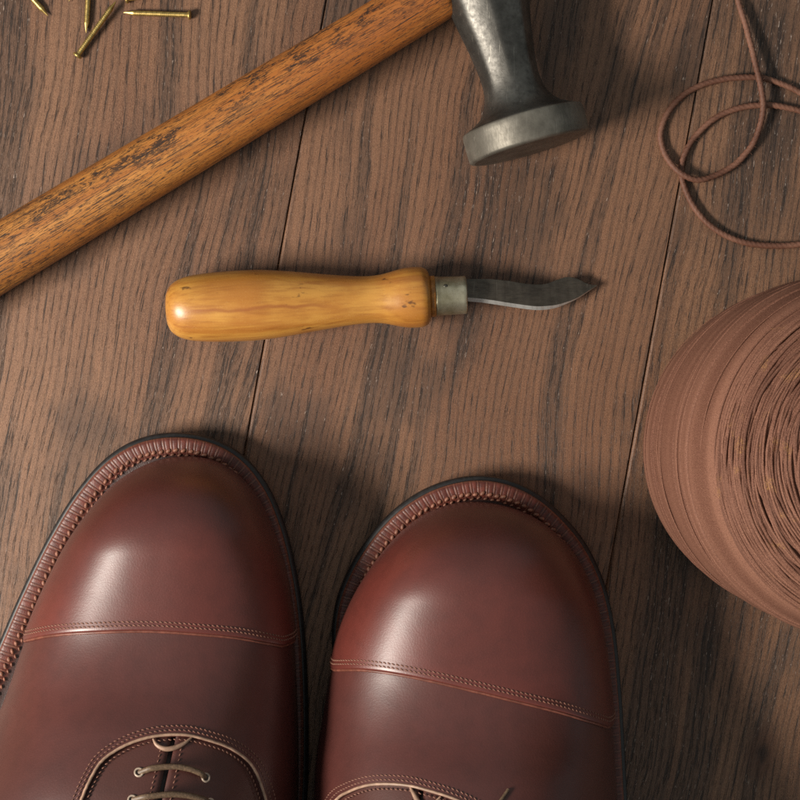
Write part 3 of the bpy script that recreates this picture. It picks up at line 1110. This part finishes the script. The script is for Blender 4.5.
rows, erow, srow = [], [], []
for i in range(61):
    f = i / 60
    a, b = along(tc, f), along(bc, f)
    z = 10.4 - 7.0 * f
    th = 1.9 * (1 - .55 * f)
    A, Bq = P(a.x, a.y, z), P(b.x, b.y, z)
    w = (Bq - A)
    wl_ = max(w.length, .05)
    wn = w.normalized() if w.length > 1e-4 else Vector((0, -1, 0))
    b1 = A + wn * max(0.02, wl_ - (1.15 - .85 * sstep(.55, .85, f)) * min(1, wl_ / 3))
    up = Vector((0, 0, 1))
    dip = Vector((0, 0, .32))
    q1 = [A - up * .12, A + wn * min(.3, wl_ * .1)]
    for g in (.2, .4, .6, .8):
        q1.append(A.lerp(b1, g) - dip * math.sin(PI * g) * .25)
    q1.append(b1)
    rows.append(q1)
    srow.append([b1 - up * th, A - up * th, A - up * .12])
    erow.append([b1 + up * .004, Bq - up * (th * .5), Bq - up * (th * .75), b1 - up * th])
mb = MB()
mb.grid(rows)
mb.grid(srow)
bl = mb.build('blade', M_BL, kroot, origin=korg)
mb = MB()
mb.grid(erow, close_v=False, flip=False)
mb.build('cutting_edge', M_BE, bl, smooth=False, origin=korg)

# ------------------------------------------------------------------ nails
M_BR = plain('brass', (.52, .37, .13), .42, .95, var=.22, scale=.9, bump=.2)
NR_, NL = .86, 21.5


def make_nail():
    root = empty('brass_nail', (0, 0, 0), '', 'nail', 'brass nails in the corner')
    mb = MB()
    rows = []
    n = 16
    for x, r, sq in ((.5, NR_, 0), (1.5, NR_, 0), (NL - 3.6, NR_, 0), (NL - 3.3, NR_ * 1.12, .4), (NL - 2.6, NR_ * .95, .9), (NL - .15, .10, 1)):
        rows.append([Vector((x, math.cos(a) * r * (1 - sq + sq * .9 / max(abs(math.cos(a)) + abs(math.sin(a)), 1e-6)),
                             math.sin(a) * r * (1 - sq + sq * .9 / max(abs(math.cos(a)) + abs(math.sin(a)), 1e-6)))) for a in [2 * PI * j / n for j in range(n)]])
    # ribs under the head
    mb.grid(rows, close_v=True, flip=True)
    for k in range(26):
        x = 2.0 + k * .62
        ring = [Vector((x, math.cos(a) * NR_, math.sin(a) * NR_)) for a in [2 * PI * j / 12 for j in range(12)]]
        mb.tube(ring, .07, 5, closed=True)
    mb.build('shank', M_BR, root)
    mb = MB()
    rows = []
    for x, r in ((-.35, .5), (-.3, 1.1), (-.1, 1.45), (.25, 1.55), (.55, 1.4), (.75, .9)):
        rows.append([Vector((x, math.cos(a) * r, math.sin(a) * r)) for a in [2 * PI * j / 20 for j in range(20)]])
    mb.grid(rows, close_v=True, flip=True)
    mb.fan(rows[0], Vector((-.38, 0, 0)), False)
    mb.build('head', M_BR, root)
    return root


def copy_thing(r):
    c = r.copy()
    C.objects.link(c)
    for ch in r.children:
        d = ch.copy()
        C.objects.link(d)
        d.parent = c
    return c


nail0 = make_nail()
NAILS = [  # head px, tip px, head z, tip z, label
    ((190, 15), (121, 12.5), 1.55, .9, 'brass nail lying level, pointing left, farthest right of the scattered nails'),
    ((77, 56), (114, 4), 2.0, 3.1, 'brass nail lying slanted across another, its head nearest the hammer handle'),
    ((90, -34), (86, 36), 1.55, .9, 'upright brass nail tucked beneath the slanted nail, its head cut off by the top edge'),
    ((3, -34), (51, 19), 1.55, .9, 'brass nail pointing down right, alone at far left of the scattered nails'),
    ((100, -58), (68, 3), 1.55, .9, 'brass nail of which only the tip shows left of the crossed pair'),
    ((126, -1), (196, -12), 1.55, .9, 'brass nail mostly cut off by the top edge above the level nail'),
]
for i, (h, tp, zh, zt, lab) in enumerate(NAILS):
    o = nail0 if i == 0 else copy_thing(nail0)
    a, b = P(h[0], h[1], zh), P(tp[0], tp[1], zt)
    v = (b - a)
    o.location = a * MM
    o.rotation_mode = 'XYZ'
    o.rotation_euler = (random.uniform(0, 1), math.atan2(-v.z, math.hypot(v.x, v.y)), math.atan2(v.y, v.x))
    o['label'] = lab

# ------------------------------------------------------------------ loose cord
CP = [(722, -70, 1.2), (730, -30, 1.5), (738, 0, 2.0), (747, 30, 2.8), (755, 62, 3.6), (761, 88, 4.0), (763, 106, 3.6), (761, 122, 2.8), (754, 141, 2.0), (740, 160, 1.3), (718, 175, 2.0), (697, 180, 3.2), (678, 171, 3.0),
      (665, 153, 1.3), (661, 136, 1.2), (667, 114, 1.2), (684, 95, 1.2), (708, 83, 1.2), (735, 78, 1.4), (760, 78, 1.6), (782, 84, 1.2), (802, 94, 1.2), (832, 122, 1.2), (850, 165, 1.2), (846, 212, 1.2), (822, 238, 1.2),
      (795, 245, 1.2), (762, 245, 1.2), (734, 239, 1.2), (711, 226, 1.2), (694, 207, 1.2), (684, 185, 1.2), (682, 168, 1.2), (687, 150, 1.2), (701, 130, 1.2), (721, 115, 1.2), (743, 107, 1.3),
      (766, 105, 1.4), (785, 107, 1.2), (803, 112, 1.2), (822, 122, 3.0), (845, 146, 4.4), (868, 190, 2.0), (885, 235, 1.2), (880, 268, 1.2)]
mb = MB()
cl = resample(catmull([P(*c) for c in CP], 14), .45)
rk = random.Random(9)
wv = [0.0] * len(cl)
for f_, a_ in ((.031, .10), (.083, .06), (.21, .05)):
    p_ = rk.uniform(0, 6)
    wv = [w_ + a_ * math.sin(i_ * f_ + p_ + 1.7 * math.sin(i_ * f_ * .37)) for i_, w_ in enumerate(wv)]
cl = [p_ + Vector((w_, -w_ * .8, 0)) for p_, w_ in zip(cl, wv)]
mb.tube(cl, [.92 + .25 * wv[(i_ * 3 + 40) % len(wv)] for i_ in range(len(cl))], 14, lobes=3, twist=1.3, amp=.34)
rg = random.Random(5)
for k in range(220):                           # stray fibres
    p = cl[rg.randrange(5, len(cl) - 5)]
    dv = Vector((rg.uniform(-1, 1), rg.uniform(-1, 1), rg.uniform(-.2, .9))).normalized()
    e = p + dv * rg.uniform(1.5, 2.1)
    mb.tube([p, (p + e) / 2 + Vector((rg.uniform(-.2, .2), rg.uniform(-.2, .2), 0)), e], .035, 4, caps=False)
cd = mb.build('waxed_cord', cord_material())
tag(cd, 'brown twisted waxed cord lying in two loose loops on the boards', 'cord')

# ------------------------------------------------------------------ spool of thread
SC = Vector(((793 - 400) * K, (400 - 447) * K, 0))
sroot = empty('thread_spool', SC, 'large barrel-shaped spool wound with reddish brown thread at the right edge', 'thread spool')
prof = [(40, .3), (44, .8), (46.8, 3), (48.3, 7), (49.4, 14), (50, 28), (50.3, 50), (50.2, 70), (49.8, 90), (48.7, 106), (46.4, 117), (43, 125.5), (37.5, 132.5), (30, 138), (22, 141.5), (12.5, 143)]
pc = resample(catmull([Vector((r, z, 0)) for r, z in prof], 16), .42)
rg = random.Random(21)
NP, NAZ = len(pc), 220
# random winding relief: fine low on the side, coarse and open over the shoulder
rel = [0.0] * NP
gro = []
s = 0
for i in range(NP):
    rel[i] = 0
for z0 in (5.0, 7.5, 9.4, 10.8, 30, 44, 47, 66, 84, 88, 101, 108):
    gro.append((z0, rg.uniform(.9, 1.7), rg.uniform(.30, .55), rg.uniform(0, 6.28), rg.uniform(.5, 2.2)))
rows, at = [], []
for j in range(NAZ):
    a = 2 * PI * j / NAZ
    row, ar = [], []
    sacc = 0.0
    for i in range(NP):
        if i:
            sacc += (pc[i] - pc[i - 1]).length
        r, z = pc[i].x, pc[i].y
        co_ = sstep(117, 130, z)
        dsp = .25 * math.sin(a * 2 + z * .05) + .35 * math.sin(sacc * .21 + .8 * math.sin(a + 1)) * (1 - co_)
        for z0, dp, wd, ph, am in gro:
            dsp -= dp * math.exp(-((z - z0 - am * math.sin(a + 1.1 + ph * .15) * 4.0) / wd) ** 2)
        dsp -= 1.1 * co_
        row.append(SC + Vector((math.cos(a) * (r + dsp), math.sin(a) * (r + dsp), z)))
        ar.append((sacc, a * 50, co_))
    rows.append(row)
    at.append(ar)
mb = MB()
mb.grid(rows, close_u=True, attr=at, flip=False)


def prof_at(sv):
    f = max(0, min(NP - 1.001, sv / .42))
    i = int(f)
    p = pc[i].lerp(pc[i + 1], f - i)
    t = (pc[min(NP - 1, i + 2)] - pc[max(0, i - 1)]).normalized()
    return p, Vector((t.y, -t.x, 0))


smax = (NP - 1) * .42
s_sh = next(i for i in range(NP) if pc[i].y > 121) * .42
NS = 1100
for k in range(NS):
    f = (k + .5) / NS
    s0 = s_sh + (smax - s_sh) * f ** .9 + rg.uniform(-1.2, 1.2)
    amp = rg.uniform(.3, 3.2) * (0.35 + .65 * sstep(0, .3, f))
    ph = rg.uniform(0, 6.28)
    span = rg.uniform(.7, 2.6)
    st = rg.uniform(0, 6.28)
    lift = rg.uniform(-1.0, .20)
    n = int(span / .06)
    pts = []
    for i in range(n + 1):
        a = st + span * i / n
        sv = s0 + amp * math.sin(a + ph) + .3 * math.sin(a * 5 + ph * 3)
        e = min(1, min(i, n - i) / (n * .22))
        p, nn = prof_at(max(2, min(smax - 1, sv)))
        q = p + nn * (lift - 2.2 * (1 - e) ** 2)
        pts.append(SC + Vector((math.cos(a) * q.x, math.sin(a) * q.x, q.y)))
    m0 = len(mb.a)
    mb.tube(pts, rg.uniform(.28, .52), 6, lobes=2, twist=2.0, amp=.2, caps=False)
    for i in range(m0, len(mb.a)):
        mb.a[i] = (s0 + k * 3.3, mb.a[i][0], 1.0)
for k in range(26):                           # single turns lying across the smooth side
    z0 = rg.uniform(3, 108)
    amp, ph = rg.uniform(.5, 7), rg.uniform(-.9, 1.3)
    span, st = rg.uniform(1.5, 5.0), rg.uniform(0, 6.28)
    n = int(span / .05)
    pts = []
    for i in range(n + 1):
        a = st + span * i / n
        e = min(1, min(i, n - i) / (n * .10))
        sv = max(2, (z0 + amp * math.sin(a + ph)) * 1.0 + 8)
        p, nn = prof_at(sv)
        q = p + nn * (.02 - .8 * (1 - e) - rg.uniform(0, .04))
        pts.append(SC + Vector((math.cos(a) * q.x, math.sin(a) * q.x, q.y)))
    m0 = len(mb.a)
    mb.tube(pts, rg.uniform(.14, .26), 6, caps=False)
    for i in range(m0, len(mb.a)):
        mb.a[i] = (z0 + k * 2.1, mb.a[i][0], 0.0)
mb.build('thread_winding', thread_material(), sroot, attr='wind', origin=SC)
tb = MB()
rr = []
for r, z in ((13.5, .5), (13.5, 147), (13.0, 147.6), (11.6, 147.6), (11.2, 147), (11.2, .5)):
    rr.append([SC + Vector((math.cos(a) * r, math.sin(a) * r, z)) for a in [2 * PI * j / 48 for j in range(48)]])
tb.grid(rr, close_v=True, flip=True)
tb.build('cardboard_core', plain('cardboard', (.33, .23, .13), .8), sroot, origin=SC)

# ------------------------------------------------------------------ light, camera, world
W = bpy.data.worlds.new('World')
bpy.context.scene.world = W
W.use_nodes = True
bg = W.node_tree.nodes['Background']
bg.inputs[0].default_value = (.90, .98, .97, 1)
bg.inputs[1].default_value = .27


def area(name, loc, target, size, power, col, sy=None):
    l = bpy.data.lights.new(name, 'AREA')
    l.energy = power
    l.color = col
    l.size = size
    if sy:
        l.shape = 'RECTANGLE'
        l.size_y = sy
    o = bpy.data.objects.new(name, l)
    C.objects.link(o)
    o.location = loc
    d = Vector(target) - Vector(loc)
    o.rotation_euler = d.to_track_quat('-Z', 'Y').to_euler()
    return o


area('window_light', (-.60, -.175, .53), (0, .0, 0), .30, 11.0, (1, .93, .83), .13)
area('ceiling_bounce', (-.25, .75, 1.1), (0, 0, 0), .6, .25, (.93, .97, 1))

cam = bpy.data.cameras.new('camera')
co = bpy.data.objects.new('camera', cam)
C.objects.link(co)
co.location = (0, 0, D * MM)
cam.sensor_width = 36
cam.lens = 36 * D / (800 * K)
cam.clip_start = .01
cam.clip_end = 50
sc_ = bpy.context.scene
sc_.camera = co
vs = sc_.view_settings
vs.view_transform = 'Standard'
vs.look = 'None'
vs.exposure = 0
vs.gamma = 1
sc_.cycles.use_denoising = False
sc_.cycles.sample_clamp_indirect = 3
sc_.cycles.sample_clamp_direct = 6
